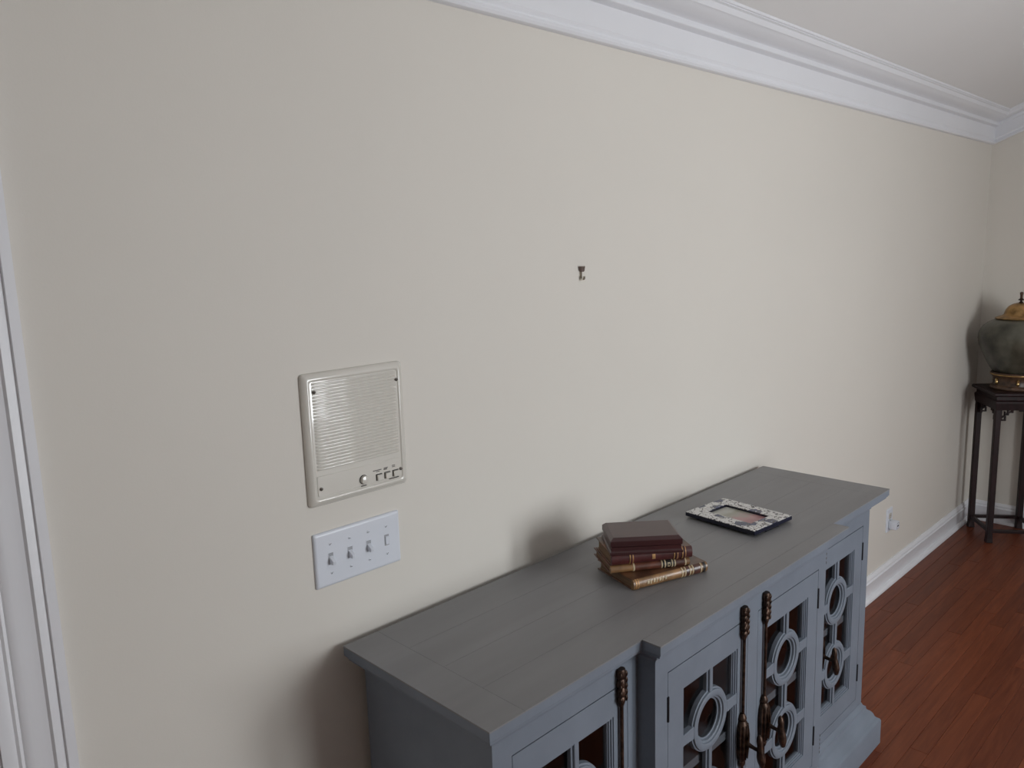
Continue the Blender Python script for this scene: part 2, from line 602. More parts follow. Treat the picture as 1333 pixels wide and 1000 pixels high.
# crown moulding: (out from wall, height)
CROWN = [(-0.002, 2.190), (0.006, 2.190), (0.013, 2.193), (0.016, 2.199), (0.014, 2.206), (0.009, 2.209), (0.008, 2.214), (0.013, 2.221), (0.0135, 2.224), (0.012, 2.2255),
         (0.012, 2.283), (0.018, 2.2855), (0.0285, 2.2870), (0.0315, 2.290), (0.032, 2.303), (0.030, 2.306), (0.034, 2.3085),
         (0.048, 2.311), (0.064, 2.3165), (0.076, 2.325), (0.081, 2.3305), (0.0855, 2.3315), (0.0885, 2.3375), (0.0905, 2.347), (0.0965, 2.3505), (0.0955, 2.353), (0.100, 2.355), (0.101, 2.361), (0.101, 2.395), (-0.002, 2.395)]
cv, cf = [], []
n = len(CROWN)
for o, z in CROWN:
    cv.append((XW, -o, z))
for o, z in CROWN:
    cv.append((XC - o, -o, z))
cf = [(i, (i + 1) % n, n + (i + 1) % n, n + i) for i in range(n)] + [tuple(range(n)), tuple(range(n, 2 * n))]
t1 = MB().add(cv, cf).build('trim_1', 'trim', smooth=True)
struct(t1, 'white stepped crown moulding along the top of the long cream wall', 'crown moulding')
cv = []
for o, z in CROWN:
    cv.append((XC - o, -o, z))
for o, z in CROWN:
    cv.append((XC - o, YR, z + SL * (-YR - o)))
for o, z in CROWN:
    cv.append((XC - o, FRONT_Y + o, z))
cf = []
for k in range(2):
    cf += [(k * n + i, k * n + (i + 1) % n, (k + 1) * n + (i + 1) % n, (k + 1) * n + i) for i in range(n)]
cf += [tuple(range(n)), tuple(range(2 * n, 3 * n))]
t2 = MB().add(cv, cf).build('trim_2', 'trim', smooth=True)
struct(t2, 'white raked crown moulding above the plant stand wall', 'crown moulding')

# baseboards
BASE = [(-0.002, 0.0), (0.014, 0.0), (0.014, 0.080), (0.0165, 0.083), (0.0165, 0.088), (0.011, 0.092), (0.0105, 0.099), (0.0135, 0.102), (0.0125, 0.108), (0.007, 0.113), (0.005, 0.118), (-0.002, 0.118)]
SHOE = [(0.012, 0.0), (0.030, 0.0), (0.030, 0.008), (0.026, 0.017), (0.019, 0.021), (0.012, 0.022)]
path_b = [(-0.29, 0.0), (XC, 0.0)]


def base(name, path, label, mitre0, mitre1):
    # straight run whose ends are cut so that two runs meet in the corner
    objs = []
    for prof, nm in ((BASE, name), (SHOE, 'shoe_moulding')):
        P0, P1 = Vector(path[0]), Vector(path[1])
        d = (P1 - P0).normalized()
        nr = Vector((d.y, -d.x))
        vs_ = [(*(P0 + nr * o + d * (o * mitre0)), z) for o, z in prof] + [(*(P1 + nr * o - d * (o * mitre1)), z) for o, z in prof]
        k = len(prof)
        fs = [(i, (i + 1) % k, k + (i + 1) % k, k + i) for i in range(k)] + [tuple(range(k)), tuple(range(k, 2 * k))]
        objs.append(MB().add(vs_, fs).build(nm, 'trim', objs[0] if objs else None, smooth=True))
    struct(objs[0], label, 'baseboard')


base('baseboard_back', path_b, 'white moulded baseboard along the long wall beside the sideboard', 0, 1)
base('baseboard_right', [(XC, 0.0), (XC, FRONT_Y)], 'white moulded baseboard behind the dark plant stand', 1, 1)

# door casing and door at the near end of the long wall
dr = MB()
CAS = [(-0.288, 0.024), (-0.302, 0.024), (-0.3035, 0.019), (-0.305, 0.0195), (-0.317, 0.0215), (-0.3205, 0.0165), (-0.330, 0.0150), (-0.345, 0.0160), (-0.3545, 0.0135), (-0.3575, 0.0105), (-0.362, 0.0125), (-0.366, 0.0095), (-0.371, 0.0115), (-0.386, 0.0105), (-0.386, -0.001), (-0.288, -0.001)]
DX0, DX1, DH = -1.20, -0.386, 2.03
ext = DX1 - (-0.288)     # casing width (negative)
CW = 0.098
vs_, fs = [], []
k = len(CAS)
# three legs of the casing: right leg, head, left leg, mitred
for st in range(4):
    for xx, t in CAS:
        o = xx - DX1          # 0 at the opening, CW outside
        if st == 0:
            vs_.append((DX1 + o, -t, 0.0))
        elif st == 1:
            vs_.append((DX1 + o, -t, DH + o))
        elif st == 2:
            vs_.append((DX0 - o, -t, DH + o))
        else:
            vs_.append((DX0 - o, -t, 0.0))
for st in range(3):
    fs += [(st * k + i, st * k + (i + 1) % k, (st + 1) * k + (i + 1) % k, (st + 1) * k + i) for i in range(k)]
fs += [tuple(range(k)), tuple(range(3 * k, 4 * k))]
dr.add(vs_, fs)
do = dr.build('door_1', 'trim', smooth=True)
struct(do, 'white moulded door casing at the end of the long wall', 'door')
pn = MB().box(DX0, DX1, -0.006, 0.0, 0.006, DH)
pn.build('door_leaf', 'door', do)
for (z0, z1) in ((0.2, 0.9), (1.08, 1.86)):
    for (a, b) in ((DX0 + .1, (DX0 + DX1) / 2 - .05), ((DX0 + DX1) / 2 + .05, DX1 - .1)):
        MB().rframe(a, b, z0, z1, .02, -.011, -.006).build('panel_moulding', 'door', do)
kn = MB().lathe([(0.026, 0.0), (0.026, -0.006), (0.011, -0.010), (0.010, -0.03), (0.024, -0.042), (0.027, -0.055), (0.018, -0.066), (0.004, -0.068)], (DX0 + .06, -.006, .95), 20, 'y')
kn.build('door_knob', 'brass', do, smooth=True)

# ------------------------------------------------------------------ sideboard
SBX, SBY = 1.08615, -0.24
sb = tag(empty('sideboard', (SBX, SBY, 0)), 'blue grey painted sideboard with lattice glass doors and long bronze bolts', 'sideboard')
O = (SBX, SBY, 0)
xl, xr, yb, yf1, yf2, n1, E_, H = 0.2076, 1.9647, -0.02, -0.4557, -0.5007, 0.4242, 0.043, 0.8906
bl, br = xl + E_, xr - E_                       # body sides
ys, yc = yf1 + E_, yf2 + E_                     # body fronts: side sections, centre section
nl, nr_ = xl + n1 + E_, xr - n1 - E_            # body notch positions
PATH = [(bl, yb - .008), (bl, ys), (nl, ys), (nl, yc), (nr_, yc), (nr_, ys), (br, ys), (br, yb - .008)]


def part(mb, name, material, parent=None, **kw):
    return mb.build(name, material, parent if parent else sb, off=O, **kw)


def outline(o, back=yb):
    return [(bl - o, back), (bl - o, ys - o), (nl - o, ys - o), (nl - o, yc - o), (nr_ + o, yc - o), (nr_ + o, ys - o), (br + o, ys - o), (br + o, back)]


# top: slab with edge and boards
top = part(MB().prism(outline(E_ - .0004), H - .0215, H - .0010), 'top', 'paint', bevel=.0012)
bb = 0.085
ybr = [yb, -.128, -.237, -.347, yf1]


def board(x0, x1, y0, y1):
    part(MB().box(x0 + .00022, x1 - .00022, y0 + .00022, y1 - .00022, H - .003, H), 'top_board', 'paint_top', top)


board(xl, xl + bb, yf1, yb)
board(xr - bb, xr, yf1, yb)
for k in range(4):
    board(xl + bb, xr - bb, ybr[k + 1], ybr[k])
board(xl + n1, xr - n1, yf2, yf1)
# cornice below the top
COR = [(-.004, .826), (0.003, .826), (0.004, .832), (0.008, .834), (0.011, .840), (0.017, .847), (0.025, .853), (0.033, .8575), (0.036, .8595), (0.036, .864), (0.0395, .8655), (0.0395, .870), (-.004, .870)]
part(MB().sweep(COR, PATH), 'cornice', 'paint', smooth=True)
# plinth
PLI = [(-.004, 0.0), (0.050, 0.0), (0.050, 0.082), (0.047, 0.089), (0.040, 0.093), (0.034, 0.099), (0.030, 0.110), (0.023, 0.119), (0.016, 0.123), (0.013, 0.128), (0.012, 0.136), (0.005, 0.141), (0.001, 0.150), (-.004, 0.150)]
part(MB().sweep(PLI, PATH), 'plinth', 'paint', smooth=True)
# carcass
FT = .022            # face frame thickness
part(MB().box(bl, bl + .02, ys + FT, yb - .008, 0.02, .868), 'side_panel', 'paint')
part(MB().box(br - .02, br, ys + FT, yb - .008, 0.02, .868), 'side_panel', 'paint')
part(MB().box(bl + .02, br - .02, yb - .016, yb - .008, 0.02, .868), 'back_panel', 'inside')
part(MB().prism([(bl + .02, yb - .017), (br - .02, yb - .017), (br - .02, ys + .022), (nr_ - .002, ys + .022), (nr_ - .002, yc + .022), (nl + .002, yc + .022), (nl + .002, ys + .022), (bl + .02, ys + .022)], .140, .160), 'bottom_panel', 'inside')
for a_s, b_s, y_s in ((bl + .02, nl - .009, ys), (nl + .018, nr_ - .018, yc), (nr_ + .009, br - .02, ys)):
    part(MB().box(a_s, b_s, y_s + .0225, yb - .017, .476, .498), 'shelf', 'paint', bevel=.001, seg=1)
for x in (nl, nr_):
    part(MB().box(x - .009, x + .009, ys + .022, yb - .017, .160, .866), 'divider', 'inside')
# face frames
DT, DB = 0.780, 0.183
DOORS = [(0.2995, 0.6385, ys, 'left'), (0.7220, 1.0605, yc, 'left'), (1.1118, 1.4503, yc, 'right'), (1.5338, 1.8728, ys, 'right')]


def face_frame(x0, x1, yy, opens):
    m = MB()
    xs = [x0] + [v for o in opens for v in o] + [x1]
    for k in range(0, len(xs), 2):
        m.box(xs[k], xs[k + 1], yy, yy + FT, .13, .866)
    for a, b in opens:
        m.box(a, b, yy, yy + FT, DT + .0026, .866)
        m.box(a, b, yy, yy + FT, .13, DB - .0015)
    return part(m, 'face_frame', 'paint')


g = .0014
face_frame(bl, nl, ys, [(DOORS[0][0] - g, DOORS[0][1] + g)])
ffc = face_frame(nl, nr_, yc, [(DOORS[1][0] - g, DOORS[1][1] + g), (DOORS[2][0] - g, DOORS[2][1] + g)])
face_frame(nr_, br, ys, [(DOORS[3][0] - g, DOORS[3][1] + g)])
part(MB().box(nl, nl + .018, yc + FT, ys + .022, .13, .866), 'section_return', 'paint')
part(MB().box(nr_ - .018, nr_, yc + FT, ys + .022, .13, .866), 'section_return', 'paint')

ST = .0595          # stile width
LST = .0465         # narrower stile on the lock side
OZ0, OZ1 = 0.246, 0.7205
CZ = (.5895, .3775)


def make_door(x0, x1, yy, hinge):
    m = MB()
    sl, sr = (ST, LST) if hinge == 'left' else (LST, ST)
    m.rframe(x0, x1, DB, DT, ST, yy, yy + .02, wb=OZ0 - DB, wl=sl, wr=sr)      # stiles and rails
    # (top rail is as wide as the stiles)
    d = part(m, 'door', 'paint', bevel=.0004, seg=1)
    a, b = x0 + sl, x1 - sr
    zt = DT - ST
    mo = MB()
    mo.rframe(a, b, OZ0, zt, .0045, yy + .0024, yy + .02)
    mo.rframe(a + .004, b - .004, OZ0 + .004, zt - .004, .0045, yy + .0058, yy + .02)
    mo.rframe(a + .008, b - .008, OZ0 + .008, zt - .008, .003, yy + .0092, yy + .02)
    part(mo, 'pane_moulding', 'paint', d, bevel=.0009, seg=1)
    part(MB().box(a + .002, b - .002, yy + .0150, yy + .0172, OZ0 + .002, zt - .002), 'glass_pane', 'glass', d)
    cx = (a + b) / 2
    ri, ro_ = .0455, .0742
    yr0 = yy - .0005
    for z in CZ:
        prof = [(ri + .001, .0165), (ri, .0125), (ri + .004, .0115), (ri + .005, .006), (ri + .0095, .0045), (ri + .0105, .0012), (ri + .0135, 0.0), (ro_ - .006, 0.0), (ro_ - .003, .0012), (ro_ - .0022, .0052), (ro_ + .0012, .0062), (ro_ + .002, .0165)]
        part(MB().ring(prof, (cx, yr0, z), 48), 'lattice_ring', 'paint', d, smooth=True)
        for s in (-1, 1):     # stub from the ring to the stile
            e = (b if s > 0 else a) + s * .001
            p0 = cx + s * (ro_ - .004)
            poly = [(p0, z - .0155), (p0, z + .0155), (e - s * .006, z + .0130), (e, z + .016), (e, z - .016), (e - s * .006, z - .0130)]
            part(MB().prism(poly, yr0 + .0012, yr0 + .0165, 'y'), 'lattice_stub', 'paint', d, bevel=.0015, seg=1)
    for z0, z1 in ((CZ[0] + ro_ - .003, zt + .001), (CZ[1] + ro_ - .003, CZ[0] - ro_ + .003), (OZ0 - .001, CZ[1] - ro_ + .003)):
        mm = MB().box(cx - .0125, cx + .0125, yr0 + .006, yr0 + .0165, z0, z1)
        mm.box(cx - .0065, cx + .0065, yr0 + .0012, yr0 + .007, z0, z1)
        part(mm, 'lattice_bar', 'paint', d, bevel=.001, seg=1)
    hx = x0 - .0012 if hinge == 'left' else x1 + .0012
    for z in (.697, .278):
        hg = MB().lathe([(.0029, -.029), (.0031, -.028), (.0031, .028), (.0029, .029)], (hx, yy - .0006, z), 10)
        part(hg, 'hinge', 'hinge', d, smooth=True)
    # long bolt on the meeting stile
    rx = (x1 - .0280) if hinge == 'left' else (x0 + .0280)
    ry = yy - .0065
    rod = part(MB().tube([(rx, ry, .17), (rx, ry, .5), (rx, ry, .80)], .0040, 10), 'bolt_rod', 'bronze', smooth=True)
    for zt_, sgn in ((.8225, -1), (.140, 1)):      # leafy keepers top and bottom
        prof = [(.0002, 0), (.0095, .0), (.0108, .004), (.0115, .012), (.0100, .019), (.0085, .0215), (.0110, .026), (.0118, .033), (.0100, .0385), (.0082, .0405), (.0112, .046), (.0116, .054), (.0094, .060), (.0078, .0615), (.0102, .066), (.0098, .072), (.0072, .079), (.0060, .083), (.0002, .084)]
        km = MB().lathe([(r, sgn * h) for r, h in prof], (rx, ry + .001, zt_), 14, sx=1.0, sy=.85)
        for q in range(5):                       # acanthus lobes
            zz = zt_ + sgn * (.012 + q * .0135)
            for s in (-1, 1):
                km.lathe([(.0003, -.0075), (.003, -.004), (.0038, .001), (.002, .006), (.0003, .0075)], (rx + s * .0086, ry - .0055, zz), 7)
        part(km, 'bolt_keeper', 'bronze', rod, smooth=True)
    zc = .474
    prof = [(.0002, -.071), (.0060, -.070), (.0095, -.064), (.0105, -.058), (.0092, -.054), (.0135, -.047), (.0168, -.035), (.0176, -.018), (.0170, 0.0), (.0178, .016), (.0172, .034), (.0140, .047), (.0098, .053), (.0120, .058), (.0098, .064), (.0060, .071), (.0002, .072)]
    bxm = MB().lathe(prof, (rx, ry + .001, zc), 18, sx=1.0, sy=.85)
    for q in range(6):
        a0 = PI + PI * (q + .5) / 6
        px, py = rx + .0158 * math.cos(a0), ry + .001 + .0135 * math.sin(a0)
        bxm.tube([(px, py, zc - .046), (px + .002 * math.cos(a0), py + .002 * math.sin(a0), zc - .01), (px + .002 * math.cos(a0), py + .002 * math.sin(a0), zc + .016), (px, py, zc + .044)], [.0015, .0030, .0032, .0013], 6)
    part(bxm, 'bolt_case', 'bronze', rod, smooth=True)
    # lever: stem out of the case, then an upright drop handle
    hm = MB()
    hm.tube([(rx, ry - .008, zc - .004), (rx, ry - .022, zc - .006), (rx, ry - .036, zc - .008), (rx, ry - .046, zc - .006)], [.0085, .0052, .0046, .0065], 10)
    hm.tube([(rx, ry - .044, zc + .034), (rx, ry - .0450, zc + .028), (rx, ry - .046, zc + .016), (rx, ry - .047, zc + .004), (rx, ry - .048, zc - .008), (rx, ry - .050, zc - .022), (rx, ry - .0515, zc - .034), (rx, ry - .053, zc - .046), (rx, ry - .053, zc - .050)],
            [.0015, .0062, .0080, .0068, .0086, .0108, .0100, .0062, .0012], 12)
    part(hm, 'bolt_handle', 'bronze', rod, smooth=True)
    return d


for dd in DOORS:
    make_door(*dd)

# ------------------------------------------------------------------ books and box on the sideboard
def book(name, loc, ang, L, W, T, cover, spine_m, label, deco):
    """spine along local x at y=0, bulging to -y; fore-edge at y=W; lies flat"""
    r = tag(empty(name, loc, math.radians(ang)), label, 'book', 'old books stacked on the sideboard')
    ct = .0028
    bd = .006                     # bulge of the spine
    for z0, nm in ((0, 'cover'), (T - ct, 'cover')):
        MB().box(0, L, .003, W, z0, z0 + ct).build(nm, cover, r, bevel=.0008, seg=1)
    pb = MB()
    prof = []
    for k in range(9):            # page block with concave fore-edge
        a = -PI / 2 + PI * k / 8
        prof.append((W - .006 - .004 * math.cos(a), T / 2 + (T / 2 - ct) * math.sin(a)))
    poly = [(.004, ct), *prof, (.004, T - ct)]
    pb.prism(poly, .004, L - .004, 'x')
    pb.build('page_block', 'pages', r)

    def arc(rad_extra, k0=0.0, k1=1.0, n=12):
        pts = []
        for k in range(n + 1):
            a = PI / 2 + PI * (k0 + (k1 - k0) * k / n)
            pts.append((.005 + (bd + rad_extra + .003) * math.cos(a), T / 2 + (T / 2 + rad_extra) * math.sin(a)))
        return pts
    sp = MB().prism(arc(0) + [(.007, 0.0006), (.007, T - .0006)], 0, L, 'x')
    sp = sp.build('spine', spine_m, r, smooth=True)

    def band(x0, x1, material, nm='spine_band', ex=.0008, k0=.06, k1=.94):
        a = arc(ex, k0, k1)
        b = arc(-.0015, k0, k1)
        MB().prism(a + b[::-1], x0, x1, 'x').build(nm, material, sp, smooth=True)
    deco(band, L)
    return r


h0 = H
T1, T2, T3 = .025, .019, .029


def deco1(band, L):
    for x in (.006, .012):
        band(x, x + .0028, 'gold', 'gilt_line')
    x = .038                       # short row of gilt letter-like strokes
    band(x, x + .006, 'cream_print', 'gilt_mark', .0009, .36, .56)
    for k, wd in enumerate((.0035, .005, .0028, .005, .0028, .0045)):
        x += .0085
        band(x, x + wd, 'cream_print', 'gilt_mark', .0009, .34, .56 if k % 2 else .60)
    for x in (.140, .149, .163, .172):
        band(x, x + .0028, 'cream_print', 'gilt_line')
    band(.1525, .1620, 'brown', 'title_label', .0006)
    band(.176, .196, 'brown', 'title_label', .0006)
    band(.197, .1995, 'cream_print', 'gilt_line')
    band(.2045, .2115, 'black_label', 'title_label', .0006)


def deco2(band, L):
    band(.056, .0600, 'cream_print', 'gilt_line')
    band(.0605, .130, 'brown', 'spine_panel', .0005)
    for x in (.127, .135, .153, .160):
        band(x, x + .0032, 'cream_print', 'gilt_line')
    band(.1305, .1345, 'black_label', 'title_label', .0007)
    band(.1385, .1525, 'black_label', 'title_label', .0007)
    band(.1425, .1490, 'cream_print', 'gilt_mark', .0011, .34, .66)
    band(.1440, .1475, 'black_label', 'gilt_mark', .0014, .42, .58)
    band(.1565, .1595, 'black_label', 'title_label', .0007)
    band(.1635, .186, 'brown', 'title_label', .0006)
    band(.187, .190, 'cream_print', 'gilt_line')


def deco3(band, L):
    for x in (.044, .051, .155, .163, .176, .183):
        band(x, x + .0024, 'gold', 'gilt_line', .0012)
    for x in (.047, .159, .1795):
        band(x, x + .0040, 'oxblood', 'raised_band', .0020)
    band(.1, .108, 'gold', 'gilt_ornament', .0008, .36, .62)


book('book', (.808, -.303, h0), -18, .218, .150, T1, 'tan', 'tan_light', 'old tan leather book with gilt spine lettering at the bottom of the stack', deco1)
book('book', (.803, -.241, h0 + T1), -33, .200, .128, T2, 'brown', 'tan_light', 'thin tan leather book with black spine label, second up in the stack', deco2)
book('book', (.805, -.243, h0 + T1 + T2 + .0005), -33.5, .202, .120, T3, 'tan', 'oxblood', 'thick dark red leather book directly under the maroon box', deco3)
zb = h0 + T1 + T2 + T3 + .0005
bx = tag(empty('wooden_box', (.903, -.2575, zb), math.radians(-42)), 'dark maroon lacquered wooden box with sloped lid edges on top of the books', 'box')
a_, b_ = .0865, .062
MB().stack([(-a_ + .0, a_ - .0, -b_, b_, 0.0), (-a_, a_, -b_, b_, .0055), (-a_ + .002, a_ - .002, -b_ + .002, b_ - .002, .0075), (-a_ + .0035, a_ - .0035, -b_ + .0035, b_ - .0035, .009), (-a_ + .0035, a_ - .0035, -b_ + .0035, b_ - .0035, .0185)]).build('box_body', 'box', bx, bevel=.0007, seg=1)
MB().stack([(-a_ + .0035, a_ - .0035, -b_ + .0035, b_ - .0035, .0190), (-a_ + .001, a_ - .001, -b_ + .001, b_ - .001, .0205), (-a_ + .001, a_ - .001, -b_ + .001, b_ - .001, .033), (-a_ + .0025, a_ - .0025, -b_ + .0025, b_ - .0025, .0345), (-a_ + .009, a_ - .009, -b_ + .009, b_ - .009, .0405)]).build('box_lid', 'box', bx, bevel=.0007, seg=1)

# ------------------------------------------------------------------ picture frame lying flat
FW, FL, FTk = .186, .232, .0185
pf = tag(empty('framed_photo', (1.398, -.239, H), math.radians(-5.2)), 'blue and white floral picture frame lying flat beside the books', 'photo frame')


def flatframe(mb, x, y, w, z0, z1):
    # annulus in xy
    o = [(-x, -y), (x, -y), (x, y), (-x, y)]
    i_ = [(-x + w[0], -y + w[1]), (x - w[0], -y + w[1]), (x - w[0], y - w[1]), (-x + w[0], y - w[1])]
    vs_ = [(*p, z0) for p in o] + [(*p, z0) for p in i_] + [(*p, z1) for p in o] + [(*p, z1) for p in i_]
    fs_ = []
    for k in range(4):
        j = (k + 1) % 4
        fs_ += [(k, j, 4 + j, 4 + k), (8 + k, 12 + k, 12 + j, 8 + j), (k, 8 + k, 8 + j, j), (4 + k, 4 + j, 12 + j, 12 + k)]
    return mb.add(vs_, fs_)


bw = (.048, .044)
flatframe(MB(), FW / 2, FL / 2, bw, .006, FTk - .0012).build('frame_body', 'navy', pf, bevel=.0012, seg=1)
flatframe(MB(), FW / 2 - .0012, FL / 2 - .0012, (bw[0] - .002, bw[1] - .002), FTk - .0016, FTk).build('floral_border', 'floral', pf, bevel=.0004, seg=1)
MB().box(-FW / 2 + .040, FW / 2 - .040, -FL / 2 + .036, FL / 2 - .036, .0085, .0115).build('photo', 'photo', pf)
MB().box(-FW / 2 + .006, FW / 2 - .006, -FL / 2 + .006, FL / 2 - .006, .004, .0088).build('backing_board', 'felt', pf)
MB().prism([(-.030, -FL / 2 + .004), (.030, -FL / 2 + .004), (.018, .05), (-.018, .05)], 0.0, .0045).build('easel_leg', 'felt', pf)

# ------------------------------------------------------------------ intercom on the wall
ix0, ix1, iz0, iz1 = .1636, .4021, 1.1891, 1.4543
ic = tag(empty('intercom_panel', (ix0, 0, iz0)), 'ivory wall intercom with ribbed speaker grille above the switch plate', 'intercom')
IO = (ix0, 0, iz0)
IWd, IHt = ix1 - ix0, iz1 - iz0


def ipart(mb, name, m, parent=None, **kw):
    return mb.build(name, m, parent if parent else ic, off=(0, 0, 0), **kw)


def rrect(x0, x1, z0, z1, r, n=5):
    pts = []
    for cx, cz, a0 in ((x1 - r, z0 + r, -PI / 2), (x1 - r, z1 - r, 0), (x0 + r, z1 - r, PI / 2), (x0 + r, z0 + r, PI)):
        for k in range(n + 1):
            a = a0 + PI / 2 * k / n
            pts.append((cx + r * math.cos(a), cz + r * math.sin(a)))
    return pts


def loft(mb, rings):      # rings: [(poly, y)]
    n_ = len(rings[0][0])
    vs_, fs_ = [], []
    for poly, yy in rings:
        vs_ += [(p[0], yy, p[1]) for p in poly]
    for k in range(len(rings) - 1):
        for i in range(n_):
            j = (i + 1) % n_
            fs_.append((k * n_ + i, k * n_ + j, (k + 1) * n_ + j, (k + 1) * n_ + i))
    fs_.append(tuple(range(n_)))
    fs_.append(tuple((len(rings) - 1) * n_ + i for i in range(n_)))
    return mb.add(vs_, fs_)


def rr(i, r):
    return rrect(i, IWd - i, i, IHt - i, r)


rings = [(rr(0, .008), 0.0), (rr(0, .008), -.004), (rr(.002, .008), -.0075), (rr(.006, .008), -.0105), (rr(.0105, .008), -.0120), (rr(.0135, .007), -.0122), (rr(.0155, .006), -.0108), (rr(.0165, .006), -.0098)]
ipart(loft(MB(), rings), 'housing', 'ivory', smooth=True)
gx0, gx1, gz0, gz1 = .0205, IWd - .0205, .072, IHt - .0175
NR = 27
pitch = (gz1 - gz0) / NR
for k in range(NR):
    zc = gz0 + (k + .5) * pitch
    hh = pitch * .42
    sec = [(-.0092, zc - pitch * .5)]
    sec = []
    for q in range(7):
        a = -PI / 2 + PI * q / 6
        sec.append((-.0096 - .0030 * math.cos(a), zc + hh * math.sin(a)))
    rb = MB()
    # round-ended rib
    n_ = len(sec)
    vs_ = []
    for xx, s in ((gx0, .15), (gx0 + .003, .85), (gx0 + .007, 1), (gx1 - .007, 1), (gx1 - .003, .85), (gx1, .15)):
        vs_ += [(xx, -.0096 + (yy + .0096) * s, z) for yy, z in sec]
    fs_ = []
    for k2 in range(5):
        for i in range(n_ - 1):
            fs_.append((k2 * n_ + i, (k2 + 1) * n_ + i, (k2 + 1) * n_ + i + 1, k2 * n_ + i + 1))
    rb.add(vs_, fs_)
    ipart(rb, 'grille_rib', 'ivory', smooth=True)
# control strip
cs = MB()
loft(cs, [(rrect(.0185, IWd - .0185, .0205, .0615, .003), -.009), (rrect(.0185, IWd - .0185, .0205, .0615, .003), -.0104), (rrect(.0192, IWd - .0192, .0212, .0608, .003), -.0110)])
cs = ipart(cs, 'control_strip', 'ivory', smooth=True)
yS = -.0110
kx, kz = .288 - ix0, 1.222 - iz0
ipart(MB().lathe([(.0098, .0002), (.0098, -.0012), (.0088, -.0013)], (kx, yS, kz), 24, 'y'), 'knob_seat', 'slot_and_shade', cs, smooth=True)
ipart(MB().lathe([(.0088, 0), (.0086, -.005), (.0078, -.0066), (.0045, -.0075), (.0004, -.0078)], (kx, yS - .0008, kz), 24, 'y'), 'volume_knob', 'ivory', cs, smooth=True)
for bxp in (.319, .340, .361):
    x0 = bxp - ix0
    z0 = 1.2125 - iz0
    ipart(MB().box(x0 - .0006, x0 + .0150, yS - .0004, yS + .001, z0 - .0004, z0 + .0134), 'switch_recess_shade', 'slot_and_shade', cs)  # painted recess shadow: a dark L left of and above the button
    ipart(MB().box(x0 + .0012, x0 + .0152, yS - .0050, yS + .001, z0 - .0006, z0 + .0118), 'switch_button', 'ivory', cs, bevel=.0008, seg=1)


def imark(x, z, wd, ht):
    ipart(MB().box(x - ix0 - wd / 2, x - ix0 + wd / 2, yS - .0003, yS + .0005, z - iz0 - ht / 2, z - iz0 + ht / 2), 'printed_caption', 'mark', cs)


imark(.3225, 1.2340, .021, .0016)
imark(.3240, 1.2312, .009, .0013)
imark(.3440, 1.2350, .010, .0016)
imark(.3430, 1.2322, .009, .0022)
imark(.3640, 1.2360, .008, .0014)
imark(.3640, 1.2330, .008, .0012)
imark(.3640, 1.2085, .025, .0017)
imark(.2880, 1.2088, .013, .0018)
for sx_, sz_ in ((.188, 1.418), (.383, 1.417), (.189, 1.225), (.382, 1.225)):
    s = ipart(MB().lathe([(.0034, .002), (.0034, -.0016), (.0024, -.0026), (.0003, -.0030)], (sx_ - ix0, -.0112, sz_ - iz0), 14, 'y'), 'screw', 'screw', smooth=True)
    ipart(MB().box(sx_ - ix0 - .0026, sx_ - ix0 + .0026, -.0144, -.0136, sz_ - iz0 - .0005, sz_ - iz0 + .0005), 'screw_slot', 'slot_and_shade', s)

# ------------------------------------------------------------------ four-gang switch plate
px0, pz0, PWd, PHt = .1668, 1.0195, .208, .114
sp_ = tag(empty('switch_plate', (px0, 0, pz0)), 'white four gang light switch plate below the intercom', 'light switch')


def r2(i, r):
    return rrect(i, PWd - i, i, PHt - i, r, 4)


loft(MB(), [(r2(0, .003), 0.0), (r2(0, .003), -.003), (r2(.0015, .003), -.0052), (r2(.004, .003), -.0062), (r2(.006, .003), -.0064)]).build('cover_plate', 'white_plastic', sp_, smooth=True)
cz = PHt / 2
for k in range(4):
    cx = PWd / 2 + (k - 1.5) * .0455
    if k < 3:
        MB().rframe(cx - .0062, cx + .0062, cz - .0128, cz + .0128, .0008, -.0069, -.0058).build('toggle_collar', 'white_plastic', sp_)
        t = MB().box(cx - .0051, cx + .0051, -.0066, -.0050, cz - .0117, cz + .0117)
        t.build('toggle_well', 'well', sp_)
        # lever flipped down
        lv = MB().add([(cx - .0046, -.006, cz + .0055), (cx + .0046, -.006, cz + .0055), (cx + .0046, -.006, cz - .0095), (cx - .0046, -.006, cz - .0095),
                       (cx - .0036, -.0195, cz - .0035), (cx + .0036, -.0195, cz - .0035), (cx + .0036, -.0180, cz - .0110), (cx - .0036, -.0180, cz - .0110)],
                      [(0, 1, 2, 3), (4, 5, 6, 7), (0, 1, 5, 4), (1, 2, 6, 5), (2, 3, 7, 6), (3, 0, 4, 7)])
        lv.build('toggle_lever', 'white_plastic', sp_, bevel=.0009, seg=2)
    else:
        MB().box(cx - .0058, cx + .0058, -.0067, -.005, cz - .0120, cz + .0120).build('dimmer_well', 'well', sp_)
        MB().box(cx - .0036, cx + .0046, -.0085, -.006, cz - .0098, cz + .0080).build('dimmer_slide', 'white_plastic', sp_, bevel=.0006, seg=1)
    for s in (-1, 1):
        sc_ = MB().lathe([(.0030, .001), (.0030, -.0006), (.0020, -.0012), (.0003, -.0014)], (cx, -.0062, cz + s * .0302), 12, 'y').build('screw', 'white_plastic', sp_, smooth=True)
        an = random.uniform(-.9, .9)
        m = MB()
        ca, sa = math.cos(an), math.sin(an)
        pts = [(-.0024, -.00045), (.0024, -.00045), (.0024, .00045), (-.0024, .00045)]
        m.prism([(cx + p[0] * ca - p[1] * sa, cz + s * .0302 + p[0] * sa + p[1] * ca) for p in pts], -.0079, -.0072, 'y')
        m.build('screw_slot', 'slot_and_shade', sc_)

